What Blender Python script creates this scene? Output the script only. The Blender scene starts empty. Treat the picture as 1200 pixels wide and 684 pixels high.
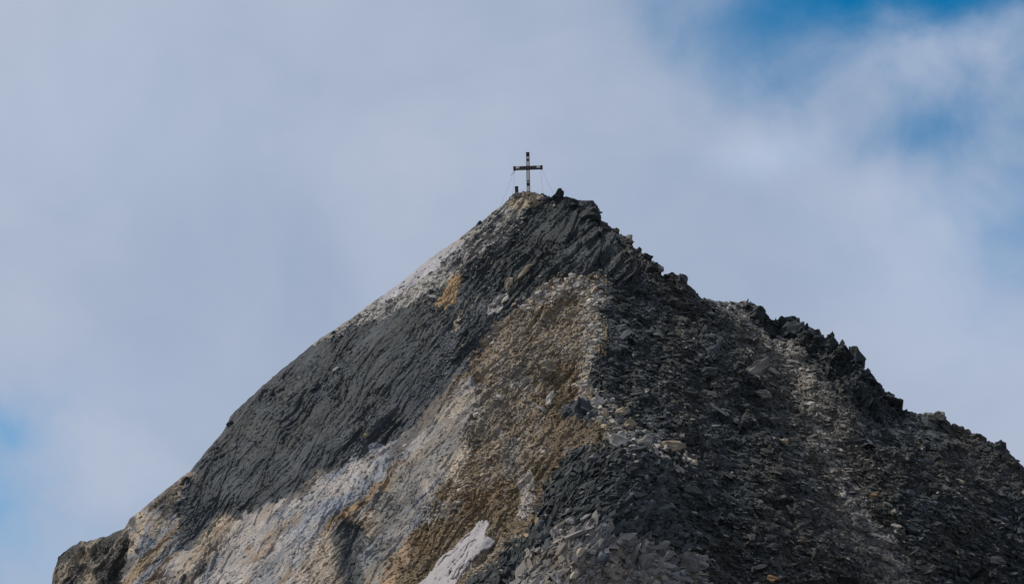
import bpy, math, random
import numpy as np
R = math.radians
rng = np.random.default_rng(7); random.seed(7)
scene = bpy.context.scene
COL = scene.collection
# ------------------------------------------------------------------ camera
CAM_Z, PITCH, F = 1.7, 15.0, 2600.0
cam = bpy.data.cameras.new('camera'); cam.sensor_width = 36; cam.lens = F/1200*36
cam.clip_start = 0.5; cam.clip_end = 30000
camo = bpy.data.objects.new('camera', cam); COL.objects.link(camo)
camo.location = (0, 0, CAM_Z); camo.rotation_euler = (R(90+PITCH), 0, 0)
scene.camera = camo
# ------------------------------------------------------------------ sky and light
SUN_EL, SUN_AZ = 54.0, -42.0          # azimuth from +Y (view direction), negative = left
sd = np.array([math.sin(R(SUN_AZ-35))*math.cos(R(SUN_EL)), math.cos(R(SUN_AZ-35))*math.cos(R(SUN_EL)), math.sin(R(SUN_EL))])
w = bpy.data.worlds.new('World'); scene.world = w; w.use_nodes = True
nt = w.node_tree; N = nt.nodes; L = nt.links; N.clear()
def nd(tree, t, **k):
    n = tree.nodes.new(t)
    for a, b in k.items():
        if a.startswith('_'): n.inputs[a[1:]].default_value = b
        else: setattr(n, a, b)
    return n
out = nd(nt, 'ShaderNodeOutputWorld'); bg = nd(nt, 'ShaderNodeBackground'); bg.inputs['Strength'].default_value = 0.1
sky = nd(nt, 'ShaderNodeTexSky', sky_type='NISHITA', sun_disc=False, sun_elevation=R(SUN_EL), sun_rotation=R(SUN_AZ-35), altitude=2800, air_density=1.0, dust_density=0.3, ozone_density=3.0)
tint = nd(nt, 'ShaderNodeMix', data_type='RGBA', blend_type='MULTIPLY'); tint.inputs[0].default_value = 1
SKY_TINT = (0.0, 0.92, 1.15, 1)
L.new(sky.outputs[0], tint.inputs[6]); tint.inputs[7].default_value = SKY_TINT
tc = nd(nt, 'ShaderNodeTexCoord')
def vm(op, a, b=None, tree=nt):
    n = tree.nodes.new('ShaderNodeVectorMath'); n.operation = op
    for i, s in enumerate((a, b)):
        if s is None: continue
        if hasattr(s, 'links'): tree.links.new(s, n.inputs[i])
        else: n.inputs[i].default_value = s
    return n
def mth(op, a, b=None, c=None, tree=nt, clamp=False):
    n = tree.nodes.new('ShaderNodeMath'); n.operation = op; n.use_clamp = clamp
    for i, s in enumerate((a, b, c)):
        if s is None: continue
        if hasattr(s, 'links'): tree.links.new(s, n.inputs[i])
        else: n.inputs[i].default_value = s
    return n.outputs[0]
def pdir(px, py):
    p = R(PITCH); v = (342-py)/F
    d = np.array([(px-600)/F, math.cos(p)-v*math.sin(p), math.sin(p)+v*math.cos(p)])
    return tuple(d/np.linalg.norm(d))
D = tc.outputs['Generated']
# soft gaps in the cloud sheet, each a patch of directions of the sky
wn = nd(nt, 'ShaderNodeTexNoise'); wn.inputs['Scale'].default_value = 9; wn.inputs['Detail'].default_value = 5; wn.inputs['Roughness'].default_value = 0.5
L.new(D, wn.inputs['Vector'])
wsub = vm('SUBTRACT', wn.outputs['Color'], (0.5, 0.5, 0.5)); wsc = vm('SCALE', wsub.outputs[0]); wsc.inputs['Scale'].default_value = 0.07
Dw = vm('ADD', D, wsc.outputs[0]).outputs[0]
gap = None
for (px, py, rx, ry, a) in [(1160, -30, 0.082, 0.020, 1.7), (935, 60, 0.040, 0.022, .36), (790, 22, 0.025, 0.016, .24), (960, 8, .030, .010, .30), (1085, 172, 0.030, 0.014, .29), (1235, 215, 0.05, 0.05, .45), (1000, 120, 0.10, 0.06, .17),
                            (-40, 512, 0.020, 0.012, .30), (-20, 610, 0.035, 0.03, .26), (20, 480, 0.08, 0.03, .12), (1400, 60, 0.08, 0.08, .5), (-300, 500, .06, .05, 1.0), (1500, -300, .1, .05, 1.1), (150, 640, .07, .04, .13)]:
    d = vm('SUBTRACT', Dw, pdir(px, py)); m = vm('MULTIPLY', d.outputs[0], (1/rx, 1/rx, 1/ry))
    ln = vm('LENGTH', m.outputs[0]).outputs['Value']
    g = mth('MULTIPLY', mth('POWER', 2.718, mth('MULTIPLY', mth('MULTIPLY', ln, ln), -1.0)), a)
    gap = g if gap is None else mth('ADD', gap, g)
cn = nd(nt, 'ShaderNodeTexNoise'); cn.inputs['Scale'].default_value = 17; cn.inputs['Detail'].default_value = 9; cn.inputs['Roughness'].default_value = 0.56; cn.inputs['Distortion'].default_value = .3
L.new(D, cn.inputs['Vector'])
cnv = mth('SUBTRACT', cn.outputs['Fac'], 0.5)
g2 = mth('ADD', gap, mth('MULTIPLY', cnv, mth('ADD', mth('MULTIPLY', gap, 1.8), 0.30)))
g2p = mth('MAXIMUM', g2, 0.0)
g3 = mth('SUBTRACT', 1.0, mth('POWER', 2.718, mth('MULTIPLY', mth('POWER', g2p, 1.75), -2.6)), clamp=True)
# brightness structure of the cloud itself
cb = nd(nt, 'ShaderNodeTexNoise'); cb.inputs['Scale'].default_value = 8; cb.inputs['Detail'].default_value = 7; cb.inputs['Roughness'].default_value = .52; cb.inputs['Distortion'].default_value = .4; L.new(D, cb.inputs['Vector'])
cc = nd(nt, 'ShaderNodeValToRGB'); L.new(cb.outputs['Fac'], cc.inputs[0])
cc.color_ramp.elements[0].position = .3; cc.color_ramp.elements[0].color = (3.35, 4.15, 5.6, 1)
cc.color_ramp.elements[1].position = .7; cc.color_ramp.elements[1].color = (4.45, 5.05, 6.35, 1)
hi = None      # brighter, thicker billows
for (px, py, rx, ry, a) in [(915, 178, .022, .013, .16), (1120, 60, .04, .02, .10), (1110, 300, .05, .03, .10), (130, 130, .06, .04, .06), (1150, 400, .04, .03, .07)]:
    d = vm('SUBTRACT', Dw, pdir(px, py)); m = vm('MULTIPLY', d.outputs[0], (1/rx, 1/rx, 1/ry)); ln = vm('LENGTH', m.outputs[0]).outputs['Value']
    g = mth('MULTIPLY', mth('POWER', 2.718, mth('MULTIPLY', mth('MULTIPLY', ln, ln), -1.0)), a)
    hi = g if hi is None else mth('ADD', hi, g)
hv = nd(nt, 'ShaderNodeVectorMath', operation='SCALE'); L.new(cc.outputs[0], hv.inputs[0]); L.new(mth('ADD', hi, 1.0), hv.inputs['Scale'])
mx = nd(nt, 'ShaderNodeMix', data_type='RGBA'); L.new(g3, mx.inputs[0]); L.new(hv.outputs[0], mx.inputs[6]); L.new(tint.outputs[2], mx.inputs[7])
L.new(mx.outputs[2], bg.inputs['Color']); L.new(bg.outputs[0], out.inputs['Surface'])
sun = bpy.data.lights.new('sun', 'SUN'); sun.energy = 3.3; sun.angle = R(4); sun.color = (1.0, 0.93, 0.83)
suno = bpy.data.objects.new('sun', sun); COL.objects.link(suno)
from mathutils import Vector, Matrix
suno.rotation_euler = Vector(sd).to_track_quat('Z', 'Y').to_euler()
scene.view_settings.view_transform = 'Standard'; scene.view_settings.look = 'None'; scene.view_settings.gamma = 1
scene.view_settings.use_curve_mapping = False; scene.view_settings.exposure = 0.0
scene.render.resolution_x = 1024; scene.render.resolution_y = 583

# ------------------------------------------------------------------ numpy noise
def hsh(ix, iy, seed):
    h = (ix.astype(np.int64)*374761393 + iy.astype(np.int64)*668265263 + seed*1442695041) & 0xffffffff
    h = ((h ^ (h >> 13))*1274126177) & 0xffffffff
    h = ((h ^ (h >> 16))*2246822519) & 0xffffffff
    return ((h ^ (h >> 15)) & 0xffffff)/float(0x1000000)
def vnoise(x, y, seed):
    ix = np.floor(x); iy = np.floor(y); fx = x-ix; fy = y-iy
    fx = fx*fx*fx*(fx*(fx*6-15)+10); fy = fy*fy*fy*(fy*(fy*6-15)+10)
    a = hsh(ix, iy, seed); b = hsh(ix+1, iy, seed); c = hsh(ix, iy+1, seed); d = hsh(ix+1, iy+1, seed)
    return (a+(b-a)*fx)*(1-fy)+(c+(d-c)*fx)*fy-0.5
def fbm(x, y, seed, o=4, g=0.5):
    s = 0; a = 1.0
    for k in range(o):
        s = s+a*vnoise(x, y, seed+k*17); x, y = x*1.93*.8-y*1.93*.6+5.3, x*1.93*.6+y*1.93*.8+1.7; a *= g
    return s
def rot(x, y, deg):            # u runs along the direction deg (measured up from +x; py points down)
    c, s = math.cos(R(deg)), math.sin(R(deg))
    return x*c-y*s, x*s+y*c
def slabs(x, y, deg, lu, lv, seed, tilt=0.5):
    """faceted slabs: each cell its own height and tilt. returns height(-1..1), crack(0..1 at edge), cell id value"""
    u, v = rot(x, y, deg); u = u/lu; v = v/lv
    u = u+0.35*vnoise(u*1.1, v*1.1, seed+5); v = v+0.35*vnoise(u*1.3, v*1.3, seed+6)
    iu = np.floor(u); iv = np.floor(v)
    f1 = np.full(u.shape, 9.0); f2 = np.full(u.shape, 9.0); h = np.zeros(u.shape); cid = np.zeros(u.shape)
    for a in (-1, 0, 1):
        for b in (-1, 0, 1):
            cu = iu+a; cv = iv+b
            du = u-(cu+hsh(cu, cv, seed)); dv = v-(cv+hsh(cu, cv, seed+1))
            d = np.abs(du)*0.8+np.abs(dv)*0.8+0.4*np.sqrt(du*du+dv*dv)
            hv = (hsh(cu, cv, seed+2)*2-1)+tilt*2*((hsh(cu, cv, seed+3)-.5)*du+(hsh(cu, cv, seed+4)-.5)*dv)
            n = d < f1
            f2 = np.where(n, f1, np.minimum(f2, d)); h = np.where(n, hv, h); cid = np.where(n, hsh(cu, cv, seed+7), cid); f1 = np.where(n, d, f1)
    return h, np.clip(1-(f2-f1)/0.18, 0, 1), cid
def strata(u, v, th, seg, seed):
    """ledges of layered rock: each bed leans out and breaks off sharply"""
    v = v/th+.7*vnoise(u/(seg*2.2), v/(th*7), seed)+.30*vnoise(u/(seg*.5), v/(th*2), seed+1)
    k = np.floor(v); f = v-k
    a = hsh(k, np.floor(u/seg+hsh(k, k, seed+2)*9), seed+3)
    return (f-.5)*(.25+a*1.2)
def inpoly(x, y, poly):
    r = np.zeros(x.shape, bool); n = len(poly)
    for i in range(n):
        x0, y0 = poly[i]; x1, y1 = poly[(i+1) % n]
        if y0 == y1: continue
        c = ((y0 > y) != (y1 > y)) & (x < (x1-x0)*(y-y0)/(y1-y0)+x0)
        r ^= c
    return r
def sstep(a, b, x):
    t = np.clip((x-a)/(b-a), 0, 1); return t*t*(3-2*t)
def segd(x, y, pts):           # distance to a polyline
    d = np.full(x.shape, 1e9)
    for (x0, y0), (x1, y1) in zip(pts, pts[1:]):
        t = np.clip(((x-x0)*(x1-x0)+(y-y0)*(y1-y0))/((x1-x0)**2+(y1-y0)**2), 0, 1)
        d = np.minimum(d, np.hypot(x-x0-t*(x1-x0), y-y0-t*(y1-y0)))
    return d

# ------------------------------------------------------------------ shape of the mountain
SKY = [(-900, 1250), (-500, 1080), (-100, 880), (30, 790), (58, 705), (62, 672), (68, 652), (82, 640), (95, 633), (112, 630), (130, 626), (146, 618), (152, 606), (163, 599), (180, 585), (193, 574), (213, 558),
       (222, 552), (238, 533), (255, 513), (266, 498), (270, 487), (290, 468), (308, 452), (340, 425), (370, 400), (400, 381), (440, 352), (470, 331), (500, 306), (540, 278), (565, 259), (590, 239),
       (600, 230), (607, 226), (618, 224), (629, 227), (640, 228), (650, 228), (660, 230), (672, 233), (684, 235), (697, 237), (703, 243), (704, 256), (715, 264), (722, 268), (731, 278), (739, 284),
       (741, 290), (757, 302), (765, 309), (778, 320), (795, 327), (803, 330), (812, 338), (822, 346), (833, 351), (850, 354), (866, 355), (874, 353), (886, 355), (898, 362), (908, 369), (917, 368), (925, 368), (937, 370), (945, 380),
       (952, 388), (961, 393), (972, 398), (976, 406), (985, 408), (1000, 418), (1006, 430), (1020, 437), (1023, 450), (1035, 456), (1047, 464), (1060, 471), (1076, 483), (1090, 483), (1104, 484), (1112, 492), (1122, 498),
       (1135, 503), (1150, 510), (1160, 516), (1174, 520), (1186, 534), (1198, 546), (1215, 556), (1260, 590), (1500, 760), (2100, 1120), (2700, 1400)]
sxs = np.array([p[0] for p in SKY], float); sys_ = np.array([p[1] for p in SKY], float)
def skyline(px):
    s = np.interp(px, sxs, sys_)
    am = np.where(px < 600, 1.5, 2.4)
    z = np.zeros_like(px)
    s = s-np.where(px < 600, 2.6*np.maximum(vnoise(px/11, z+3.5, 93), .18)-.47, 0)
    return s + am*(fbm(px/9, z+.5, 91, 3)) + np.where(px < 600, 0.8, 2.2)*np.round(vnoise(px/4.0, z, 92)*3)/3
RIB = [(640, 225), (690, 300), (704, 340), (706, 420), (700, 480), (712, 530), (700, 600), (660, 684), (600, 800), (560, 1000), (540, 1500)]
rx_, ry_ = [p[0] for p in RIB], [p[1] for p in RIB]
GUL = [(855, 350), (880, 390), (915, 440), (950, 510), (985, 570), (1030, 640), (1075, 700), (1200, 900)]
EDGE = [(590, 385), (560, 415), (520, 452), (470, 502), (430, 527), (385, 548), (340, 577), (300, 602), (265, 600), (205, 645), (190, 690)]
def depth(px, py):
    xr = np.interp(py, ry_, rx_)
    d = px-xr
    s = 262 - 0.16*(py-225)
    s = s + np.where(d < 0, 0.060*(np.sqrt(d*d+900)-30), 0.075*(np.sqrt(d*d+900)-30))
    lat = fbm(px/140, py/140, 11, 2)
    s = s + 6.0*lat*sstep(0, 60, py-skylow(px))
    dg = segd(px, py, GUL); s = s + 3.5*np.exp(-(dg/38)**2)          # the gully on the right
    s = s - 3.0*np.exp(-(segd(px, py, [(745, 545), (700, 610), (640, 690)])/55)**2)   # dark buttress
    s = s + 1.4*np.exp(-(segd(px, py, EDGE)/16)**2)
    s = s + 2.2*np.exp(-(segd(px, py, [(412, 625), (415, 690)])/14)**2)
    s = s + 2.5*np.exp(-(segd(px, py, [(150, 640), (135, 700)])/9)**2) - 2.0*np.exp(-(segd(px, py, [(190, 590), (160, 640), (150, 700)])/14)**2)
    s = s + 1.6*np.exp(-(segd(px, py, [(813, 437), (828, 444)])/10)**2)
    return s
def skylow(px): return np.interp(px, sxs, sys_)
def proj(px, py, s):
    p = R(PITCH); v = (342-py)/F
    return np.stack([s*(px-600)/F, s*(math.cos(p)-v*math.sin(p)), CAM_Z+s*(math.sin(p)+v*math.cos(p))], -1)

# --- colour and character zones; coordinates are positions on the mountain's face
C = {k: np.array(v) for k, v in dict(
    slate=(.026, .031, .031), slate2=(.046, .053, .055), leftface=(.047, .054, .060), brown=(.190, .150, .104), olive=(.112, .080, .042),
    tan=(.36, .29, .205), ochre=(.26, .165, .08), pale=(.46, .425, .375), grey=(.175, .168, .155), blue=(.175, .188, .208), pink=(.34, .305, .275),
    gully=(.215, .195, .165), snow=(.50, .475, .48), dkbrown=(.060, .045, .030), warm=(.050, .047, .041)).items()}
P_LEFTLIGHT = [(600, 226), (630, 224), (634, 232), (618, 246), (614, 258), (596, 276), (570, 296), (556, 306), (540, 320), (520, 334), (500, 345), (470, 362), (432, 378), (398, 394), (368, 404), (366, 396), (440, 345), (500, 298), (545, 270), (590, 234)]
P_WHITE1 = [(548, 280), (540, 294), (522, 308), (500, 324), (482, 336), (455, 352), (437, 358), (452, 342), (478, 322), (502, 302), (520, 290), (536, 281)]
P_OCHRE = [(531, 325), (542, 325), (538, 340), (530, 352), (525, 362), (520, 368), (520, 358), (510, 361), (518, 345)]
P_BROWN = [(578, 384), (598, 362), (618, 344), (640, 333), (672, 326), (704, 330), (708, 345), (702, 365), (712, 380), (712, 402), (694, 424), (688, 448), (690, 465), (705, 478), (722, 490), (712, 512), (690, 524), (668, 538), (655, 556), (640, 580),
           (628, 600), (612, 632), (598, 645), (575, 660), (540, 690), (540, 760), (90, 760), (100, 690), (140, 690), (152, 640), (148, 612), (165, 598), (220, 552), (225, 560), (205, 590), (210, 605), (198, 640), (235, 640), (262, 606), (300, 606), (335, 580), (380, 552), (420, 533), (462, 508), (500, 478), (530, 448), (556, 418)]
P_LOWER = [(578, 455), (560, 475), (540, 500), (545, 530), (530, 560), (500, 600), (480, 640), (480, 760), (0, 760), (60, 600), (150, 590), (240, 530), (300, 560), (420, 500), (500, 470), (550, 440)]
P_OLIVE = [(650, 532), (668, 520), (664, 545), (640, 572), (618, 600), (604, 628), (580, 625), (562, 612), (540, 628), (515, 655), (490, 690), (462, 700), (480, 650), (482, 625), (520, 600), (560, 575), (600, 560), (620, 548)]
P_OLIVE2 = [(640, 450), (672, 452), (690, 490), (715, 503), (690, 520), (650, 530), (610, 520), (640, 500), (630, 470)]
P_PALEARCH = [(625, 345), (650, 331), (676, 326), (706, 330), (710, 350), (702, 372), (706, 392), (696, 420), (688, 450), (694, 468), (708, 480), (700, 488), (684, 474), (676, 450), (682, 415), (686, 390), (680, 362), (688, 345), (665, 345), (640, 358), (612, 366), (606, 358)]
P_SLABW = [(568, 366), (580, 352), (590, 340), (596, 348), (588, 358), (578, 368)]
P_BOTPINK = [(596, 700), (606, 670), (624, 648), (640, 632), (660, 616), (690, 612), (712, 616), (735, 632), (770, 640), (800, 645), (818, 655), (826, 690), (826, 760), (590, 760)]
P_GULLY = [(826, 348), (862, 351), (884, 354), (880, 366), (905, 384), (935, 402), (958, 430), (975, 455), (1000, 480), (1010, 510), (1030, 560), (1060, 610), (1090, 660), (1100, 760), (1010, 760), (1000, 690), (990, 640), (960, 590), (950, 550), (925, 500), (905, 470), (880, 440), (862, 415), (858, 390), (870, 378), (850, 362)]
P_CRAG = [(866, 352), (886, 352), (905, 364), (935, 364), (950, 384), (1000, 405), (1030, 450), (1070, 474), (1060, 500), (1020, 485), (985, 465), (965, 430), (940, 405), (905, 385), (880, 366)]
P_FANDARK = [(650, 555), (672, 530), (700, 520), (745, 520), (775, 535), (790, 570), (800, 610), (805, 650), (770, 640), (735, 632), (712, 616), (690, 612), (660, 616), (640, 632), (606, 670), (590, 690), (545, 690), (585, 655), (620, 620), (636, 585)]
P_FARLEFT = [(40, 760), (40, 640), (90, 620), (150, 612), (152, 640), (140, 680), (128, 760)]
P_DARKHOLE = [(386, 628), (400, 612), (418, 612), (428, 628), (424, 650), (432, 700), (402, 700), (396, 660)]
P_SNOW = [(470, 705), (494, 682), (513, 660), (530, 643), (545, 628), (558, 616), (573, 611), (575, 616), (570, 622), (569, 632), (580, 634), (568, 645), (556, 654), (547, 664), (538, 676), (522, 705)]
P_SAND = [(545, 520), (552, 524), (546, 545), (536, 560), (546, 572), (540, 574), (530, 566), (524, 560), (532, 540)]
P_PALEST = [(606, 560), (622, 552), (628, 575), (622, 600), (612, 615), (606, 605), (612, 585)]
P_ORS = [(440, 700), (452, 660), (478, 628), (480, 640), (474, 670), (466, 700)]
P_BLUEBLK = [(655, 478), (672, 466), (692, 466), (704, 478), (708, 490), (700, 496), (680, 490), (662, 490)]
P_TOPR = [(610, 245), (630, 228), (700, 238), (704, 258), (740, 300), (770, 330), (750, 345), (705, 326), (660, 322), (600, 345), (560, 400), (520, 440), (545, 390), (575, 350), (590, 310), (600, 280)]

def char(px, py):
    """returns albedo (n,3), rough (crag amplitude 0..1), bed (0 = left bedding, 1 = right), light (chance of pale chips)"""
    wx = px+7*fbm(px/22, py/22, 41, 5, .6)*2; wy = py+7*fbm(px/22, py/22, 47, 5, .6)*2
    sx = px+5*fbm(px/9, py/9, 51, 3, .6); sy = py+5*fbm(px/9, py/9, 57, 3, .6)
    n = px.shape
    col = np.empty(n+(3,)); col[:] = C['slate']
    xr = np.interp(py, ry_, rx_)
    u, v = rot(px, py, 47)
    band = fbm(u/90, v/9, 61, 4, .6); fine = fbm(u/16, v/3.0, 67, 3, .6); blot = fbm(px/45, py/45, 71, 4, .55)
    _q, _e, kA = slabs(px, py, 54, 44, 17, 610, 0); _q, eB, kB = slabs(px, py, 45, 16, 7, 620, 0)
    cell = .30*(kA-.5)+.22*(kB-.5)
    def put(m, c, a=1.0):
        m = m*a if isinstance(a, (int, float)) else m*a
        col[:] = col*(1-m[..., None])+np.asarray(c)*m[..., None]
    one = np.ones(n)
    put(sstep(-.1, .3, blot), C['slate2'])
    # left face
    lf = (px < xr-20+0*px) & (wy > 0) & ~inpoly(wx, wy, P_TOPR)
    put(lf.astype(float), C['leftface'])
    put(lf*sstep(0.0, .25, band)*.75, C['slate'])
    put(lf*sstep(.05, .45, fbm(u/34, v/4.2, 63, 4, .65))*.7, C['slate2']*1.35); put(lf*sstep(.0, .3, cell+blot*.5)*.45, C['slate']); put(lf*sstep(.05, .35, fbm(px/24, py/24, 64, 5, .65))*.35, C['warm']*1.2); put(lf*sstep(.1, .5, fbm(u/50+7, v/5, 65, 4, .65))*.6, C['slate']*.7)
    put(lf*sstep(0.10, .45, fbm(px/60, py/60, 77, 4))*.4, C['warm'])
    # right slopes a little warm
    rt = (px > xr+30)
    put(rt*sstep(-.1, .3, fbm(px/50, py/50, 79, 4))*.8, C['warm']*.75)
    rough = np.where(px < xr-10, 0.20+.34*sstep(-.15, .35, fbm(px/55, py/55, 76, 4, .6)), 1.0); rough = np.where(inpoly(wx, wy, P_TOPR), 1.0, rough)
    light = np.where(px < xr-10, .05, .07+.30*sstep(-.05, .45, fbm(px/38, py/38, 78, 4, .6)))
    m = inpoly(sx, sy, P_LEFTLIGHT).astype(float); put(m*sstep(-.45, .15, fine+blot*.4), C['pale']*.62); put(m*sstep(.1, .5, band)*.5, C['pink']*.8); rough = np.where(m > 0, .35, rough); light = np.where(m > 0, .38, light)
    m2 = inpoly(px, py, [(620, 244), (600, 290), (560, 330), (520, 360), (480, 380), (500, 345), (560, 305), (600, 268)]); light = np.where(m2, .35, light)
    m = inpoly(wx, wy, [(600, 300), (560, 370), (520, 440), (500, 450), (520, 400), (550, 345), (585, 300)]); light = np.where(m, .22, light)
    put(m*sstep(.15, .45, fine+blot*.5)*.6, C['grey'])
    # brown rib
    br = inpoly(wx, wy, P_BROWN).astype(float)
    put(br, C['brown']); put(br*sstep(.0, .4, blot), C['olive']); put(br*sstep(.15, .5, fine)*.5, C['tan']*.8); put(br*sstep(.1, .5, fbm(px/30, py/30, 83, 4))*.6, C['grey'])
    put(br*sstep(.15, .45, fbm(u/40, v/14, 87, 4))*.55, C['ochre']*.62)
    rough = np.where(br > 0, .5, rough); light = np.where(br > 0, .5, light)
    lo = (inpoly(wx, wy, P_LOWER) & (br > 0)).astype(float)
    b1 = fbm(u/130, v/24, 101, 5, .6); b2 = fbm(u/110+9, v/19, 103, 5, .6); b3 = fbm(u/120, v/11, 107, 4, .6)
    west = sstep(480, 300, px)
    b1 = b1+cell; b2 = b2-cell*1.1; b3 = b3+cell*.6
    put(lo, C['grey']*1.15); put(lo*west, C['blue']*1.0)
    put(lo*sstep(.08, .14, b1), C['pink']*.95); put(lo*sstep(.19, .25, b2), C['blue']*1.05); put(lo*sstep(.24, .30, -b2)*.8, C['tan']*.95); put(lo*sstep(.24, .29, b3)*.75, C['ochre']*.85); put(lo*sstep(.27, .33, -b3)*.75, C['dkbrown'])
    light = np.where(lo > 0, np.where(px < 430, .05, .16), light); rough = np.where(lo > 0, .20+.40*sstep(0, .4, fbm(px/40+4, py/40, 88, 3)), rough)
    frac_ = lo*np.maximum(eB-.2, 0)*sstep(-.35, .2, blot)*1.0; put(frac_, C['dkbrown'])
    put(lo*.12, C['warm'])
    # named bands
    put(lo*np.exp(-(segd(wx, wy, [(478, 545), (440, 580), (412, 602), (385, 625)])/3.6)**2*1.0), C['ochre']*.95)
    put(lo*np.exp(-(segd(wx, wy, [(455, 540), (420, 575), (380, 600), (350, 622)])/8)**2), C['blue']*1.2)
    put(br*np.exp(-(segd(wx, wy, [(420, 548), (385, 575), (350, 600)])/8)**2)*.9, C['pink']*.95)
    put(lo*np.exp(-(segd(wx, wy, [(300, 612), (285, 640), (255, 684)])/20)**2)*.75, C['pink'])
    put(np.exp(-(segd(wx, wy, [(262, 604), (235, 635), (215, 660)])/5)**2), C['tan']*.9)
    put(lo*np.exp(-(segd(wx, wy, [(350, 600), (335, 615), (295, 650), (280, 684)])/4)**2)*.8, C['ochre'])
    put(lo*np.exp(-(segd(wx, wy, [(365, 600), (335, 640), (310, 684)])/14)**2)*.7, C['blue'])
    put(lo*np.exp(-(segd(wx, wy, [(340, 625), (300, 655), (270, 690)])/5)**2)*.9, C['pink']*1.05); put(lo*np.exp(-(segd(wx, wy, [(245, 612), (215, 640), (190, 684)])/7)**2)*.8, C['pink'])
    put(np.exp(-(segd(wx, wy, [(165, 606), (155, 635), (140, 665), (125, 690)])/7)**2)*(px > 110), C['tan']*.95)
    put(np.exp(-(segd(wx, wy, [(215, 562), (203, 580), (190, 600), (180, 625)])/5)**2), C['tan']*.8)
    put(np.exp(-(segd(wx, wy, [(208, 565), (190, 583), (175, 600)])/4)**2)*.8, C['dkbrown'])
    m = inpoly(sx, sy, P_FARLEFT).astype(float); put(m, C['warm']); put(m*sstep(.05, .3, band)*.8, C['tan']*.6); put(m*sstep(.15, .4, blot)*.6, C['dkbrown']*.7); rough = np.where(m > 0, .75, rough)
    put(np.exp(-(segd(wx, wy, [(98, 640), (104, 660), (100, 690)])/6)**2)*.9, C['tan']*.8)
    m = inpoly(sx, sy, P_DARKHOLE).astype(float); put(m, C['slate2']*1.1)
    put(np.exp(-(segd(wx, wy, [(375, 640), (385, 690)])/16)**2)*br*.8, C['tan']*.9)
    put(np.exp(-(segd(wx, wy, [(395, 612), (424, 612)])/4)**2)*br*.9, C['ochre']*.4)
    m = inpoly(sx, sy, P_ORS).astype(float); put(m*.9, C['ochre']*1.1)
    m = inpoly(wx, wy, P_OLIVE).astype(float); put(m*.95, C['olive']*1.05); put(m*sstep(.2, .5, blot)*.7, C['ochre']*.55); light = np.where(m > 0, .22, light)
    m = inpoly(wx, wy, P_OLIVE2).astype(float); put(m*.9, C['olive']*.95); light = np.where(m > 0, .3, light)
    m = inpoly(sx, sy, P_SAND).astype(float); put(m, C['tan']*.95+.02)
    m = np.exp(-(segd(wx, wy, [(585, 565), (572, 590)])/7)**2); put(m*.8, C['ochre']*.8)
    m = inpoly(sx, sy, P_PALEST).astype(float); put(m*.8, C['pink'])
    m = np.exp(-(segd(wx, wy, [(560, 480), (520, 520), (480, 560), (455, 620), (445, 660)])/20)**2)*br; put(m*.75, C['grey']*.95)
    m = inpoly(sx, sy, P_PALEARCH).astype(float); put(m*.85, C['tan']*1.1); light = np.where(m > 0, .85, light); rough = np.where(m > 0, .7, rough)
    m = inpoly(sx, sy, P_SLABW).astype(float); put(m, C['pale'])
    m = inpoly(sx, sy, [(536, 372), (542, 368), (538, 382), (532, 392), (529, 388)]).astype(float); put(m, C['tan'])
    m = inpoly(sx, sy, P_OCHRE).astype(float); put(m, C['ochre'])
    m = inpoly(sx, sy, P_WHITE1).astype(float); put(m, C['snow']*.68); rough = np.where(m > 0, .12, rough)
    put(np.exp(-(segd(wx, wy, [(544, 279), (512, 297), (492, 314)])/2.5)**2)*.7, C['tan'])
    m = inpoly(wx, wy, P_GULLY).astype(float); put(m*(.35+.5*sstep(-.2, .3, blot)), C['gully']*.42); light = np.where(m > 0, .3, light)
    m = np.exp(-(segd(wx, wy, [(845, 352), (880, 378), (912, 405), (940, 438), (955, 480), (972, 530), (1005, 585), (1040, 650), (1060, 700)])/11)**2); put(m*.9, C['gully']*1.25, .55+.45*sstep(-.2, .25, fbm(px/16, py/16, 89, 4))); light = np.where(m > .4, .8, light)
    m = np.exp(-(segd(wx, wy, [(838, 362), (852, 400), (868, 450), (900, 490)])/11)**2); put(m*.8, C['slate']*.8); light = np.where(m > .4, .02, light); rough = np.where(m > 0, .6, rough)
    m = inpoly(sx, sy, [(826, 348), (886, 352), (882, 362), (900, 378), (930, 405), (915, 405), (880, 380), (860, 368), (842, 360)]).astype(float); put(m*.8, C['pale']*.62); light = np.where(m > 0, .7, light)
    m = inpoly(wx, wy, P_CRAG).astype(float); put(m*.9, C['slate']*.9); rough = np.where(m > 0, 1.25, rough); light = np.where(m > 0, .02, light)
    m = inpoly(wx, wy, [(1075, 478), (1110, 482), (1200, 545), (1240, 600), (1150, 570), (1100, 510)]).astype(float); put(m*.7, C['warm']); light = np.where(m > 0, .06, light)
    m = inpoly(wx, wy, P_FANDARK).astype(float); put(m, C['slate']*.95); put(m*sstep(.0, .35, blot)*.9, C['slate2']*.9); light = np.where(m > 0, .04, light)
    m = inpoly(sx, sy, P_BOTPINK).astype(float); put(m*.95, C['grey']*1.25+np.array([.012, .002, .0])); put(m*sstep(.0, .3, fbm(px/18, py/30, 85, 3))*.7, C['tan']*.85); put(m*sstep(.05, .3, fbm(px/22, py/30, 86, 3))*.7, C['blue']*.8); light = np.where(m > 0, .6, light)
    m = inpoly(sx, sy, P_BLUEBLK).astype(float); put(m, C['leftface']*.9)
    m = inpoly(sx, sy, [(600, 230), (612, 224), (634, 224), (636, 232), (626, 244), (606, 246), (592, 243)]).astype(float); put(m*.8, C['tan']*.85)
    bed = sstep(-25, 25, px-xr)
    bed = np.where(inpoly(wx, wy, P_TOPR), 0.0, bed)
    bed = np.where(inpoly(px, py, P_FANDARK) | inpoly(px, py, P_BOTPINK), .35, bed)
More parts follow.
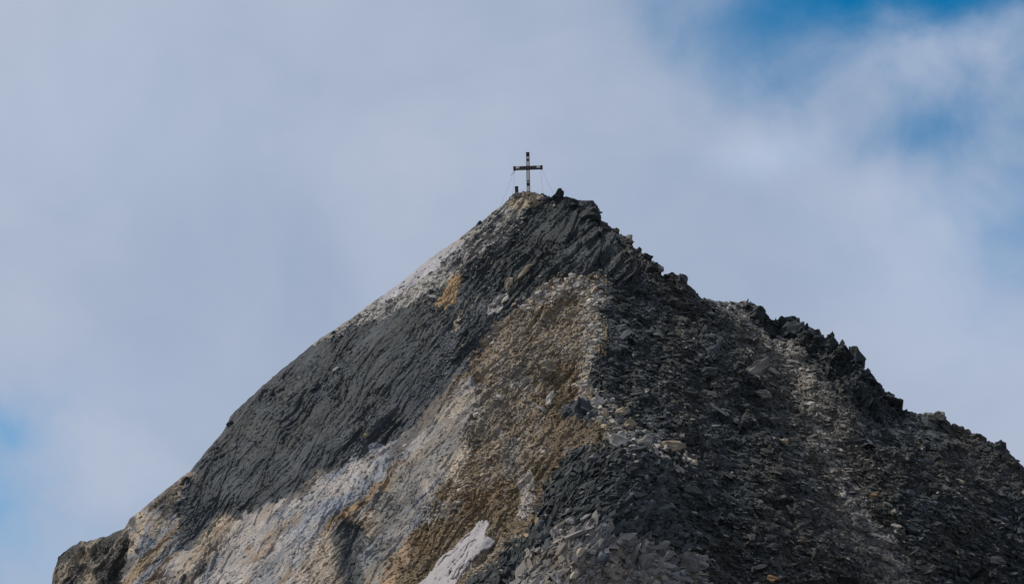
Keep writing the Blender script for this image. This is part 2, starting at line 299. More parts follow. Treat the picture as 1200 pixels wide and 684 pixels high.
    return col, rough, bed, light

def crag(px, py, rough, bed):
    x, y = px, py
    h = 0
    wx_ = x+8*fbm(x/60, y/60, 245, 3); wy_ = y+8*fbm(x/60, y/60, 246, 3)
    hl1, c1, i1 = slabs(wx_, wy_, 48, 60, 11, 200, .9); hl2, c2, i2 = slabs(wx_, wy_, 46, 22, 3.6, 210, .9)
    hr1, d1, j1 = slabs(x, y, -30, 24, 12, 220, 1.1); hr2, d2, j2 = slabs(x, y, -16, 9, 4, 230, 1.0)
    b = (bed > .5+.25*vnoise(x/20, y/20, 240))*1.0
    pat = sstep(-.2, .35, fbm(x/40, y/40, 247, 3))
    uu, vv = rot(x, y, -52)
    ribs = fbm(uu/95, vv/30, 248, 3, .55)
    big = .30*hl1*(1-b)*(.4+.6*pat)+(.50*hr1+1.5*ribs)*b; med = .16*hl2*(1-b)*(.3+pat)+.26*hr2*b
    crack = -(.10*c1+.05*c2)*pat*(1-b)-(.30*d1+.16*d2)*b
    fn = .30*fbm(x/14, y/14, 250, 4, .6)+.26*fbm(x/3.2, y/3.2, 260, 2, .6)
    u, v = rot(wx_, wy_, 50)
    q0, e0, k0 = slabs(wx_, wy_, 52, 46, 22, 272, 0); q1, e1, k1 = slabs(wx_, wy_, 40, 17, 9, 282, 0); q2, e2, k2 = slabs(wx_, wy_, 46, 8, 4, 292, 0)
    def bl(q, k, th, seg, sd): return strata(u, v+u*.32*q+90*k, th, seg, sd)*(.25+1.1*((k*7.31) % 1))
    lng = .55*strata(u, v+u*.10, 44, 190, 273)+.4*strata(u, v-u*.06, 21, 90, 275)
    pt2 = sstep(-.25, .25, fbm(x/28, y/28, 274, 3)); pt3 = sstep(-.2, .3, fbm(x/17+3, y/17, 276, 3))
    str_ = (.42*fbm(u/80, v/18, 270, 4, .6)+.42*bl(q0, k0, 13, 50, 271)+.34*pt2*bl(q1, k1, 5.5, 22, 281)+.26*pt3*bl(q2, k2, 3, 10, 291)+.16*q1*pt2+.15*q2*pt3-.10*e0-.09*e1*pt3+.12*fbm(u/8, v/2.4, 275, 2, .6))*(1-b)
    cid = (i1*.4+i2*.6)*(1-b)+(j1*.4+j2*.6)*b
    return rough*(big+med+crack+fn)+str_*np.minimum(rough*.95+.08, 1)+(.30+.35*pat)*lng*(1-b)*np.minimum(rough+.3, 1)+1.1*fbm(x/60, y/60, 280, 3, .5)*np.clip(rough, .3, 1), cid

# columns and rows of the sheet
PX = np.concatenate([np.arange(-880, -60, 14), np.arange(-60, 40, 4), np.arange(40, 1216, 1.0), np.arange(1216, 1300, 4), np.arange(1300, 2600, 14)]).astype(float)
RW = np.concatenate([np.arange(0, 500, 1.0), np.arange(500, 620, 4), np.arange(620, 1300, 10)])
S = skyline(PX)
gx = np.repeat(PX[:, None], len(RW), 1); gy = S[:, None]+RW[None, :]
base = proj(gx, gy, depth(gx, gy))
du = np.gradient(base, axis=0); dv = np.gradient(base, axis=1)
nrm = np.cross(dv, du); nrm /= np.linalg.norm(nrm, axis=2, keepdims=True)
nrm *= np.sign(-(nrm*base).sum(2))[..., None]
# blur the normals so that the displacement does not fold
def blur(a, k, ax):
    c = np.cumsum(np.concatenate([np.repeat(a.take([0], ax), k+1, ax), a, np.repeat(a.take([-1], ax), k, ax)], ax), ax)
    n = a.shape[ax]
    return (c.take(range(2*k+1, 2*k+1+n), ax)-c.take(range(0, n), ax))/(2*k+1)
for ax in (0, 1): nrm = blur(nrm, 8, ax)
nrm /= np.linalg.norm(nrm, axis=2, keepdims=True)
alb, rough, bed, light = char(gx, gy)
rs = blur(blur(rough, 5, 0), 5, 1); rs = np.maximum(np.minimum(rs, rough), 0)
disp, cid = crag(gx, gy, rs, bed)
edge = sstep(0, 6, RW)[None, :]*.6+.4
edge = np.where(gx < 600, sstep(0, 14, RW)[None, :]*.8+.2, edge)
P = base+nrm*(disp*edge)[..., None]
alb = alb*(0.78+0.44*cid)[..., None]
print('grid', P.shape)

# ------------------------------------------------------------------ helpers
def tag(o, label=None, cat=None, group=None, kind=None):
    if label: o['label'] = label
    if cat: o['category'] = cat
    if group: o['group'] = group
    if kind: o['kind'] = kind
    return o
def link(name, me, mat, parent=None):
    o = bpy.data.objects.new(name, me); COL.objects.link(o); o.parent = parent
    if mat: me.materials.append(mat)
    return o
def fast_mesh(name, V, loops, starts, totals, colr=None, smooth=False):
    me = bpy.data.meshes.new(name)
    me.vertices.add(len(V)); me.vertices.foreach_set('co', np.ascontiguousarray(V, np.float32).ravel())
    me.loops.add(len(loops)); me.loops.foreach_set('vertex_index', np.ascontiguousarray(loops, np.int32))
    me.polygons.add(len(starts)); me.polygons.foreach_set('loop_start', np.ascontiguousarray(starts, np.int32)); me.polygons.foreach_set('loop_total', np.ascontiguousarray(totals, np.int32))
    me.polygons.foreach_set('use_smooth', np.full(len(starts), smooth))
    me.update(calc_edges=True)
    if colr is not None:
        a = me.color_attributes.new('rock', 'FLOAT_COLOR', 'POINT')
        c4 = np.ones((len(V), 4), np.float32); c4[:, :3] = colr
        a.data.foreach_set('color', c4.ravel())
    me.validate()
    return me
def grid_mesh(name, G, colr=None, smooth=False, mask=None):
    a, b = G.shape[:2]; idx = np.arange(a*b).reshape(a, b)
    q = np.stack([idx[:-1, :-1], idx[:-1, 1:], idx[1:, 1:], idx[1:, :-1]], -1).reshape(-1, 4)
    if mask is not None:
        q = q[mask[:-1, :-1].ravel()]
    return fast_mesh(name, G.reshape(-1, 3), q.ravel(), np.arange(len(q))*4, np.full(len(q), 4), None if colr is None else colr.reshape(-1, 3), smooth)
def rock_mat(name, attr=True, colr=(.1, .1, .1), scale=3.0, bump=.5, var=.45, rgh=.85, bd=.05):
    m = bpy.data.materials.new(name); m.use_nodes = True; t = m.node_tree; p = t.nodes['Principled BSDF']
    p.inputs['Roughness'].default_value = rgh; p.inputs['Specular IOR Level'].default_value = .35
    g = nd(t, 'ShaderNodeNewGeometry')
    n1 = nd(t, 'ShaderNodeTexNoise'); n1.inputs['Scale'].default_value = scale*1.6; n1.inputs['Detail'].default_value = 8; n1.inputs['Roughness'].default_value = .65
    n2 = nd(t, 'ShaderNodeTexNoise'); n2.inputs['Scale'].default_value = scale*.12; n2.inputs['Detail'].default_value = 4
    for n in (n1, n2): t.links.new(g.outputs['Position'], n.inputs['Vector'])
    f = mth('ADD', mth('MULTIPLY', n1.outputs['Fac'], var*2, tree=t), mth('MULTIPLY', n2.outputs['Fac'], var, tree=t), tree=t)
    f = mth('ADD', f, 1-var*1.5, tree=t)
    mixn = nd(t, 'ShaderNodeVectorMath', operation='SCALE')
    if attr:
        a = nd(t, 'ShaderNodeAttribute', attribute_name='rock'); t.links.new(a.outputs['Color'], mixn.inputs[0])
    else: mixn.inputs[0].default_value = colr
    t.links.new(f, mixn.inputs['Scale']); t.links.new(mixn.outputs[0], p.inputs['Base Color'])
    b = nd(t, 'ShaderNodeBump'); b.inputs['Strength'].default_value = bump; b.inputs['Distance'].default_value = bd
    n3 = nd(t, 'ShaderNodeTexNoise'); n3.inputs['Scale'].default_value = scale*2; n3.inputs['Detail'].default_value = 6; t.links.new(g.outputs['Position'], n3.inputs['Vector'])
    t.links.new(n3.outputs['Fac'], b.inputs['Height']); t.links.new(b.outputs[0], p.inputs['Normal'])
    return m
M_ROCK = rock_mat('weathered_rock', var=.62, bump=.8); M_SHARD = rock_mat('rock_shards', var=.3, scale=4); M_BLD = rock_mat('boulder_rock', scale=2.5, var=.55, bd=.08)
M_SNOW = rock_mat('old_snow', attr=False, colr=(.29, .268, .265), scale=1.6, bump=.8, var=.24, rgh=.7, bd=.1)

# ------------------------------------------------------------------ mountain
back = [P[:, :1]-0]
bd_ = np.array([.6, 1.5, 3, 5, 8, 12, 18, 26, 40, 60, 90, 130])
bk = P[:, 0][:, None, :]+np.stack([0*bd_, bd_, -bd_*.85], -1)[None]
bk[..., 2] += (fbm(gx[:, :1]/40+0*bd_[None], bd_[None]/8, 301, 3))*np.minimum(bd_, 8)[None]*.12
G = np.concatenate([bk[:, ::-1], P], 1)
GC = np.concatenate([np.repeat(alb[:, :1], len(bd_), 1), alb], 1)
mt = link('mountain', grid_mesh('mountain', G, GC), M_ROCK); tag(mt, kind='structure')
# ground sheet out to the horizon
ax_ = np.concatenate([-np.geomspace(9000, 30, 40), np.linspace(-25, 25, 11), np.geomspace(30, 9000, 40)])
X, Y = np.meshgrid(ax_, ax_, indexing='ij')
Z = 2.0*fbm(X/35, Y/35, 311, 4)*sstep(4, 40, np.hypot(X, Y)) - np.maximum(0, np.hypot(X, Y)-400)*.12
gc = np.empty(X.shape+(3,)); gc[:] = C['gully']*.7
gr = link('ground', grid_mesh('ground', np.stack([X, Y, Z], -1), gc, True), M_ROCK); tag(gr, kind='structure')

# ------------------------------------------------------------------ looking up a place on the face
ci = np.arange(len(PX))
def at(px, py):
    px = np.asarray(px, float); py = np.asarray(py, float)
    i = np.clip(np.interp(px, PX, ci), 0, len(PX)-1.001); r = np.clip(np.interp(py-np.interp(px, PX, S), RW, np.arange(len(RW))), 0, len(RW)-1.001)
    i0 = i.astype(int); r0 = r.astype(int); fi = (i-i0)[..., None]; fr = (r-r0)[..., None]
    pos = (P[i0, r0]*(1-fi)+P[i0+1, r0]*fi)*(1-fr)+(P[i0, r0+1]*(1-fi)+P[i0+1, r0+1]*fi)*fr
    n = nrm[i0, r0]; return pos, n
def frame(n, deg):
    """unit vector on the face that runs along direction deg as seen from the front, and the one across"""
    deg = np.radians(deg)
    d = np.stack([np.cos(deg), 0*deg, np.sin(deg)], -1)
    # put it on the face: move along Y to be tangent
    dy = -(d[..., 0]*n[..., 0]+d[..., 2]*n[..., 2])/np.minimum(n[..., 1], -.25)
    d[..., 1] = dy; e1 = d/np.linalg.norm(d, axis=-1, keepdims=True)
    return e1, np.cross(n, e1)

# ------------------------------------------------------------------ scree
HEX = np.array([0, 55, 120, 180, 238, 305])
def shards(name, px, py, length, deg, colr, label, tiltamt=.5, asp=(.35, .75), thk=(.12, .34), sink=.1, up=.0):
    n = len(px); pos, nn = at(px, py)
    nn = nn+np.array([0, 0, up])+rng.normal(0, tiltamt*.5, (n, 3)); nn /= np.linalg.norm(nn, axis=1, keepdims=True)
    e1, e2 = frame(nn, deg)
    a = np.radians(HEX[None]+rng.normal(0, 11, (n, 6))); rad = rng.uniform(.72, 1.1, (n, 6))
    asp_ = rng.uniform(*asp, n)[:, None]; h = (length*rng.uniform(*thk, n))[:, None]
    x = np.cos(a)*rad*length[:, None]*.5; y = np.sin(a)*rad*length[:, None]*.5*asp_
    def ring(sc, z, sh): return pos[:, None]+(x*sc+sh[:, :1]*length[:, None])[..., None]*e1[:, None]+(y*sc+sh[:, 1:]*length[:, None])[..., None]*e2[:, None]+(z)[..., None]*nn[:, None]
    top = ring(rng.uniform(.6, .95, (n, 1)), h*rng.uniform(.6, 1.15, (n, 6))-h*sink, rng.normal(0, .07, (n, 2)))
    bot = ring(1.0, -h*np.ones((1, 6))*.5-h*sink, rng.normal(0, .05, (n, 2)))
    V = np.concatenate([top, bot], 1).reshape(-1, 3)
    k = np.arange(6); k2 = (k+1) % 6
    quads = np.stack([k, k+6, k2+6, k2], 1).ravel(); f = np.concatenate([quads, k, k[::-1]+6])
    loops = (f[None]+12*np.arange(n)[:, None]).ravel()
    tot = np.tile(np.array([4]*6+[6, 6]), n); st = np.concatenate([[0], np.cumsum(tot)[:-1]])
    me = fast_mesh(name, V, loops, st, tot, np.repeat(colr, 12, 0))
    o = link(name, me, M_SHARD)
    return tag(o, label, 'scree', None, 'stuff')
def sample(n, keep, x0=40, x1=1216, y1=712):
    px = rng.uniform(x0, x1, n*3); py = rng.uniform(215, y1, n*3)
    ok = py > np.interp(px, PX, S)+1.5; px, py = px[ok], py[ok]
    c, r, b, l = char(px+rng.normal(0, 4.5, len(px)), py+rng.normal(0, 4.5, len(px))); k = keep(px, py, r, b, l) > rng.uniform(0, 1, len(px))
    k &= ~inpoly(px, py, P_SNOW) & ~(inpoly(px, py, P_WHITE1) & (rng.uniform(0, 1, len(px)) < .8)) & ~inpoly(px, py, P_OCHRE)
    px, py, c, r, b, l = px[k], py[k], c[k], r[k], b[k], l[k]
    return px[:n], py[:n], c[:n], r[:n], b[:n], l[:n]
def tint_c(c, l, n, amt=1.0, sg=.3):
    """colour of each stone: near the rock beneath it, some of them pale"""
    pick = rng.uniform(0, 1, n) < l*amt*.6
    pal = np.stack([C['pale'], C['tan'], C['grey']*1.3, C['pink'], C['pale']*.7])
    pc = pal[rng.integers(0, 5, n)]*rng.uniform(.45, 1.0, (n, 1))
    lum = c.mean(1, keepdims=True); pc = np.where(lum < .1, pc*.75, pc)
    base_ = c*np.exp(rng.normal(0, sg, (n, 1)))
    return np.where(pick[:, None], pc, base_)
def angs(px, py, b, n, sp=22):
    xr = np.interp(py, ry_, rx_)
    left = 44+rng.normal(0, sp*.6, n); right = -24+rng.normal(0, sp*1.2, n)
    fan = 60-(px-660)*.35+rng.normal(0, 14, n)
    a = np.where(b > .5, right, left)
    return np.where(inpoly(px, py, P_FANDARK) | inpoly(px, py, P_BOTPINK), fan, a)
def fan(x, y): return inpoly(x, y, P_FANDARK) | inpoly(x, y, P_BOTPINK)
# dark slabs of the right flank
px, py, c, r, b, l = sample(62000, lambda x, y, r, b, l: np.where((b > .3) & ~fan(x, y), .9, 0)*np.where(l < .4, 1, .75))
n = len(px); shards('slate_scree', px, py, rng.gamma(2.6, .11, n)+.14, angs(px, py, b, n), tint_c(c, l, n, 1.0, .42), 'loose dark slate shards covering the right flank of the peak', .6, asp=(.25, .7), thk=(.05, .16), up=.85, sink=.0)
px, py, c, r, b, l = sample(2600, lambda x, y, r, b, l: np.where((b > .3) & ~fan(x, y), .9, 0)*np.where(l < .4, 1, .5))
n = len(px); shards('slate_blocks', px, py, rng.gamma(4, .16, n)+.4, angs(px, py, b, n), tint_c(c, l*.25, n, 1.0, .3), 'big dark slate plates lying among the shards of the right flank', .8, asp=(.3, .6), thk=(.06, .15), up=.5, sink=.2)
px, py, c, r, b, l = sample(5200, lambda x, y, r, b, l: np.where((b > .3) & ~fan(x, y), .35+.65*(vnoise(x/30, y/30, 520) > 0), 0), y1=740)
n = len(px); shards('slate_blades', px, py, rng.gamma(5, .19, n)+.35, angs(px, py, b, n)+np.where(rng.uniform(0, 1, n) < .3, 60, 0), tint_c(np.minimum(c, .075)*1.15, l*.12, n, 1.0, .3), 'long dark slate blades sticking out of the scree of the right flank', .7, asp=(.16, .4), thk=(.05, .12), up=.45, sink=-.15)
# upright plates of the dark buttress
px, py, c, r, b, l = sample(8000, lambda x, y, r, b, l: np.where(fan(x, y), 1.0, 0), x0=540, x1=830)
c = c*np.where(c.mean(1) > .11, .66, 1.0)[:, None]; l = np.minimum(l, .35)
n = len(px); shards('splintered_buttress', px, py, (rng.gamma(3.5, .22, n)+.3)*np.where(inpoly(px, py, P_BOTPINK), 1.5, 1.25), angs(px, py, b, n), tint_c(c, l*.4, n, 1.0, .33), 'upright slate plates bristling on the dark buttress and the grey slabs below it', .6, asp=(.14, .36), thk=(.05, .12), up=.1, sink=.1)
# brown rib
px, py, c, r, b, l = sample(52000, lambda x, y, r, b, l: np.where((b <= .3) & (l > .2), .25+l, 0))
n = len(px); shards('pale_scree', px, py, rng.gamma(2.4, .085, n)+.12, angs(px, py, b, n, 30)-14, tint_c(c, l, n, 1.0, .36), 'fine brown and pale stones covering the rib below the summit', .6, asp=(.3, .8), thk=(.1, .28), up=.6, sink=0)
px, py, c, r, b, l = sample(1500, lambda x, y, r, b, l: np.where((b <= .3) & (l > .2), l, 0))
n = len(px); shards('pale_blocks', px, py, rng.gamma(4, .11, n)+.3, angs(px, py, b, n, 30), tint_c(c, l*1.2, n, 1.0, .3), 'larger pale stones scattered on the brown rib', .7, asp=(.3, .8), thk=(.15, .35), up=.3, sink=.1)
px, py, c, r, b, l = sample(6000, lambda x, y, r, b, l: inpoly(x+6*fbm(x/9, y/9, 500, 3), y+6*fbm(x/9, y/9, 501, 3), P_PALEARCH)*1.0+np.exp(-(segd(x, y, [(698, 470), (728, 500), (750, 524), (800, 538)])/11)**2)*.7, x0=590, x1=830)
n = min(len(px), 1000); pc = np.stack([C['pale'], C['tan'], C['pink'], C['pale']*.8])[rng.integers(0, 4, n)]*rng.uniform(.5, 1.0, (n, 1))
shards('pale_rubble', px[:n], py[:n], rng.gamma(4, .10, n)+.3, rng.uniform(-60, 70, n), pc, 'cream coloured rubble arching over the top of the brown rib and down its right edge', .8, asp=(.35, .8), thk=(.15, .35), up=.4, sink=.0)
# left face: sparse splinters following the bedding
px, py, c, r, b, l = sample(26000, lambda x, y, r, b, l: np.where((b <= .3) & (l <= .2), .1+.7*sstep(-.15, .3, fbm(x/30, y/30, 521, 4, .6)), 0))
n = len(px); shards('splintered_slate', px, py, rng.gamma(2.2, .10, n)+.12, angs(px, py, b, n, 18), tint_c(c, l*.8, n, 1.0, .35), 'thin dark splinters lying along the bedding of the left face', .4, asp=(.2, .5), thk=(.08, .2), sink=.2)

# ------------------------------------------------------------------ single rocks one can point at
def rock_mesh(name, w, h, d, seed, colr, flat=0.0, pts=26, detail=2, point=0.0):
    r = np.random.default_rng(seed)
    import bmesh
    bm = bmesh.new()
    a = r.normal(0, 1, (pts, 3)); a /= np.linalg.norm(a, axis=1, keepdims=True); a = np.sign(a)*np.abs(a)**.75
    a *= r.uniform(.8, 1.05, (pts, 1))
    if point: a[:, :2] *= np.clip(1-point*a[:, 2:3]*.9, .06, 1.5)
    a = a/np.abs(a).max(0)*np.array([w, d, h])*.5
    vs = [bm.verts.new(p) for p in a]
    bmesh.ops.convex_hull(bm, input=vs)
    for v in [v for v in bm.verts if not v.link_faces]: bm.verts.remove(v)
    bmesh.ops.triangulate(bm, faces=bm.faces[:])
    bmesh.ops.subdivide_edges(bm, edges=bm.edges[:], cuts=detail, use_grid_fill=True)
    bmesh.ops.triangulate(bm, faces=bm.faces[:])
    V = np.array([v.co[:] for v in bm.verts]); s = max(w, h, d)
    k = fbm(V[:, 0]/s*5+seed, V[:, 2]/s*9+V[:, 1]/s*4, seed, 3)*.22*s*min(1, 2*min(w, h, d)/s)
    nv = V/(np.linalg.norm(V, axis=1, keepdims=True)+1e-6)
    V = V+nv*k[:, None]
    for v, p in zip(bm.verts, V): v.co = p
    me = bpy.data.meshes.new(name); bm.to_mesh(me); bm.free()
    at_ = me.color_attributes.new('rock', 'FLOAT_COLOR', 'POINT'); c4 = np.ones((len(V), 4), np.float32)
    f = .8+.8*fbm(V[:, 0]/s*4, V[:, 2]/s*7, seed+9, 3)[:, None]; c4[:, :3] = np.asarray(colr)*np.clip(f, .45, 1.5); at_.data.foreach_set('color', c4.ravel())
    return me
def rock(name, px, py, w, h, ang, colr, label, cat='rock', depth_=None, seed=None, point=0, group=None, pts=26, out=None):
    """w, h in hundredths of the view at the face; ang = tilt of its long side"""
    seed = seed or int(px*7+py)
    p, n = at(np.array([px]), np.array([py])); p = p[0]; n = n[0]
    s = np.linalg.norm(p)/F
    crest = py-float(skylow(np.array([px]))[0]) < 13+.3*h
    k = (1.12 if name == 'rock_pinnacle' else 1.0) if crest else 1.12
    w *= k; h *= k; depth_ = depth_ and depth_*k
    if out is None: out = (.3 if w > 45 else .6 if crest else 2.2+.16*min(w, h))
    d = depth_ if depth_ else min(w, h)*.9+abs(w-h)*.15
    me = rock_mesh(name, w*s, h*s, d*s, seed, colr, point=point, pts=pts)
    o = link(name, me, M_BLD); o.location = Vector(p)+Vector(n)*(out*s)
    o.rotation_euler = (R(-12+random.uniform(-8, 8)), R(-ang), R(random.uniform(-15, 15)))
    return tag(o, label, cat, group, 'thing')
K = C
ROCKS = [
 ('rock_pinnacle', 656, 231, 17, 25, -10, K['slate'], 'small pointed dark rock standing on the summit crest right of the cross', 1.0),
 ('boulder', 687, 252, 36, 30, -8, K['slate'], 'blocky dark shoulder rock at the right end of the summit crest', 0),
 ('boulder', 668, 240, 22, 14, -10, K['slate'], 'low dark block on the crest between the pointed rock and the shoulder', 0),
 ('boulder', 638, 233, 16, 11, 10, K['slate2'], 'dark low rock on the crest just right of the foot of the cross', 0),
 ('boulder', 617, 229, 13, 9, 25, K['tan'], 'pale tan stone at the very foot of the cross', 0),
 ('boulder', 606, 231, 10, 9, 20, K['grey'], 'grey stone at the foot of the short dark post', 0),
 ('boulder', 626, 240, 14, 12, 45, K['tan']*.8, 'tan leaning stone a little below the foot of the cross', 0),
 ('boulder', 710, 268, 15, 13, -35, K['warm']*1.3, 'brownish rounded boulder in the skyline notch right of the shoulder rock', 0),
 ('boulder', 723, 272, 12, 12, -30, K['dkbrown']*1.2, 'dark brown boulder leaning against its neighbour below the skyline notch', 0),
 ('boulder', 735, 284, 12, 14, 10, K['gully'], 'grey square stone on the right skyline with a flat top', 0),
 ('boulder', 746, 296, 12, 8, -30, K['slate'], 'thin dark stone on the right skyline below the square grey one', 0),
 ('boulder', 757, 301, 14, 10, -20, K['slate']*.9, 'black rounded boulder on the right skyline halfway to the overhanging stone', 0),
 ('boulder', 772, 312, 11, 10, -30, K['grey']*.7, 'light grey stone on the right skyline left of the overhanging one', 0),
 ('rock_slab', 787, 317, 17, 7, 6, K['slate']*.8, 'black flat stone jutting out like a beak over the right skyline', 0),
 ('boulder', 799, 330, 16, 17, -25, K['slate2']*1.2, 'smooth grey rounded boulder under the jutting black stone', 0),
 ('boulder', 788, 330, 12, 10, 0, K['slate'], 'dark rock wedged beneath the jutting black stone', 0),
 ('rock_pinnacle', 884, 364, 24, 20, -20, K['slate'], 'dark crag where the second ridge rises right of the pale saddle', .4),
 ('rock_pinnacle', 903, 374, 22, 16, -25, K['slate']*.9, 'low dark crag between the first crag and the big square block', .2),
 ('rock_pinnacle', 932, 381, 29, 31, -10, K['slate2'], 'biggest grey block with a rounded top on the second ridge', .3),
 ('rock_pinnacle', 952, 397, 20, 18, -35, K['slate']*.9, 'dark rock just below the biggest block of the second ridge', .3),
 ('rock_pinnacle', 972, 403, 14, 17, -5, K['slate'], 'hooked spike of dark rock in the middle of the second ridge', .9),
 ('rock_pinnacle', 984, 415, 14, 17, -8, K['slate'], 'leaning blade of dark rock after the hooked spike', .8),
 ('rock_pinnacle', 998, 424, 21, 25, -12, K['slate']*1.05, 'broad dark crag left of the last pinnacle of the second ridge', .4),
 ('rock_pinnacle', 1016, 442, 15, 21, -8, K['slate2'], 'last upright pinnacle of the second ridge with a notch behind it', .7),
 ('rock_pinnacle', 1028, 455, 14, 12, -30, K['slate'], 'small dark stub right below the last upright pinnacle', .5),
 ('rock_pinnacle', 1060, 474, 8, 10, 0, K['slate'], 'tiny dark tooth on the smooth lower stretch of the right skyline', .9),
 ('boulder', 1088, 487, 22, 9, 5, K['gully']*1.2, 'pale flat stone on the lower right skyline', 0),
 ('boulder', 1101, 489, 17, 13, -12, K['gully'], 'grey square block beside the pale flat stone on the lower right skyline', 0),
 ('boulder', 1148, 513, 18, 10, -25, K['warm'], 'low brownish outcrop on the skyline between the grey square block and the big end boulder', 0),
 ('boulder', 1172, 527, 22, 22, -35, K['slate2'], 'big dark rounded boulder at the lower right end of the skyline', 0),
 ('boulder', 1186, 545, 18, 16, -35, K['warm'], 'brownish rock below the big rounded boulder at the right edge', 0),
 ('boulder', 727, 517, 29, 19, 8, K['pale']*.85, 'large pale grey-pink boulder with a domed top on the crest of the central rib', 0),
 ('boulder', 783, 529, 30, 13, -5, K['tan']*.75, 'reddish tan boulder right of the pale domed one', 0),
 ('boulder', 757, 522, 16, 16, 40, K['pale']*.7, 'broken pale stone between the domed boulder and the reddish tan one', 0),
 ('boulder', 737, 497, 15, 13, -20, K['tan']*.75, 'small reddish tan stone above the pale domed boulder', 0),
 ('rock_slab', 728, 483, 26, 10, 28, K['tan']*1.15, 'yellowish white wedge of rock pointing up to the right on the central rib', 0),
 ('boulder', 700, 473, 16, 12, 10, K['pale']*.8, 'pale stone at the lower end of the light boulder trail', 0),
 ('boulder', 691, 461, 13, 11, 60, K['tan'], 'cream stone above the dark bluish outcrop', 0),
 ('boulder', 640, 439, 23, 20, 30, K['tan']*.62, 'rounded brown boulder standing out of the brown scree', 0),
 ('rock_slab', 643, 470, 8, 24, -18, K['pale']*.8, 'upright pale splinter below the rounded brown boulder', 0),
 ('rock_slab', 634, 478, 14, 4, -25, K['pale']*.85, 'thin pale slab touching the foot of the upright splinter', 0),
 ('rock_slab', 684, 482, 46, 24, -15, K['leftface']*.95, 'dark bluish outcrop with fine grooves in the middle of the brown rib', 0),
 ('rock_slab', 597, 334, 9, 16, -12, K['tan']*.9, 'curved tan slab standing upright on the dark slope under the summit', 0),
 ('rock_slab', 617, 323, 28, 6, 52, K['tan']*.8, 'long tan slab leaning up to the right under the summit', 0),
 ('rock_slab', 583, 355, 24, 9, 45, K['pale']*.85, 'whitish slab left below the curved upright tan slab', 0),
 ('rock_slab', 668, 614, 13, 12, 40, K['pink']*.8, 'pinkish flat stone topmost at the foot of the dark buttress', 0),
 ('rock_slab', 651, 627, 9, 18, -5, K['pink']*.8, 'pinkish upright plate left below the topmost pinkish stone', 0),
 ('rock_slab', 643, 640, 13, 9, 50, K['pink']*.7, 'pinkish plate lowest of the row beside the dark buttress', 0),
 ('rock_slab', 734, 672, 7, 14, 5, K['ochre']*.8, 'orange brown stone near the bottom edge among grey slabs', 0),
 ('rock_slab', 858, 538, 34, 12, -32, K['slate2']*1.9, 'large smooth grey slab lying right of the pale boulders', 0),
 ('rock_slab', 796, 550, 15, 6, -50, K['pale']*.8, 'white splinter just below the reddish tan boulder', 0),
 ('rock_slab', 828, 437, 30, 11, 18, K['slate2']*1.3, 'grey slab roofing a dark hollow in the right flank', 0),
 ('rock_slab', 880, 440, 42, 17, 28, K['gully']*.9, 'broad brownish slab at the left edge of the stony gully', 0),
 ('boulder', 893, 462, 20, 9, 10, K['pale']*.7, 'whitish block below the broad slab in the stony gully', 0),
 ('rock_slab', 902, 438, 26, 5, -30, K['gully']*1.2, 'thin dark grey plank of stone crossing the stony gully', 0),
 ('boulder', 918, 516, 11, 7, 10, K['tan']*1.1, 'yellowish stone in the dark scree left of the gully', 0),
 ('boulder', 1025, 578, 9, 6, 25, K['ochre']*1.1, 'ochre stone in the lower part of the gully', 0),
 ('boulder', 903, 681, 12, 8, -20, K['ochre']*1.1, 'orange stone cut by the bottom edge right of centre', 0),
 ('rock_slab', 1175, 610, 19, 6, -30, K['blue']*.75, 'smooth violet grey slab in the dark scree near the right edge', 0),
 ('rock_slab', 1086, 537, 18, 6, -12, K['blue']*.7, 'bluish grey plate in the dark scree under the right skyline', 0),
 ('rock_slab', 1166, 577, 20, 3.5, -22, K['pale']*.5, 'thin pale rod of stone above the violet grey slab', 0),
 ('boulder', 1192, 585, 7, 6, 0, K['pale']*.6, 'small whitish stone close to the right edge', 0),
 ('rock_slab', 507, 350, 12, 5, -8, K['pale'], 'white oval stone left of the orange streak', 0),
 ('rock_slab', 498, 335, 8, 3.5, 5, K['pale']*.9, 'left one of two small white stones above the white oval stone', 0),
 ('rock_slab', 509, 335, 7, 3.5, -5, K['pale']*.85, 'right one of two small white stones above the white oval stone', 0),
 ('boulder', 429, 511, 8, 6, 35, K['tan']*1.1, 'small round cream stone at the lower edge of the dark left face', 0),
 ('rock_slab', 396, 439, 9, 2.5, 35, K['pale']*1.1, 'tiny white splinter high on the dark left face', 0),
 ('boulder', 350, 402, 8, 6, 40, K['slate'], 'dark lump on the left skyline where the pale strip ends', 0) if 0 else
 ('boulder', 391, 391, 7, 5, 30, K['slate'], 'dark lump on the left skyline where the pale strip ends', 0),
 ('boulder', 270, 497, 9, 6, 60, K['slate'], 'small dark knob on the left skyline above the dark face', 0),
 ('boulder', 562, 262, 7, 3.5, 40, K['slate'], 'dark chip sitting on the pale left skyline below the summit', 0),
 ('boulder', 215, 563, 14, 12, 50, K['dkbrown'], 'brown knob on the left skyline at the foot of the dark face', 0),
 ('rock_slab', 748, 668, 16, 30, -20, K['grey']*.95, 'pale grey upright slab right of the orange brown stone', 0),
 ('rock_slab', 700, 655, 13, 30, -35, K['blue']*.8, 'bluish grey slab leaning right at the bottom of the rib', 0),
 ('rock_slab', 800, 668, 20, 26, -20, K['grey']*.95, 'rightmost pale slab of the grey group at the bottom edge', 0),
]
seen = {}
for (nm, x, y, w_, h_, a_, c_, lab, pt) in ROCKS:
    d_ = None
    if nm == 'rock_slab': d_ = min(w_, h_)*.8
    rock(nm, x, y, w_, h_, a_, c_, lab, 'boulder' if nm == 'boulder' else ('pinnacle' if nm == 'rock_pinnacle' else 'slab'), depth_=d_, point=pt, pts=15 if nm != 'boulder' else 18)

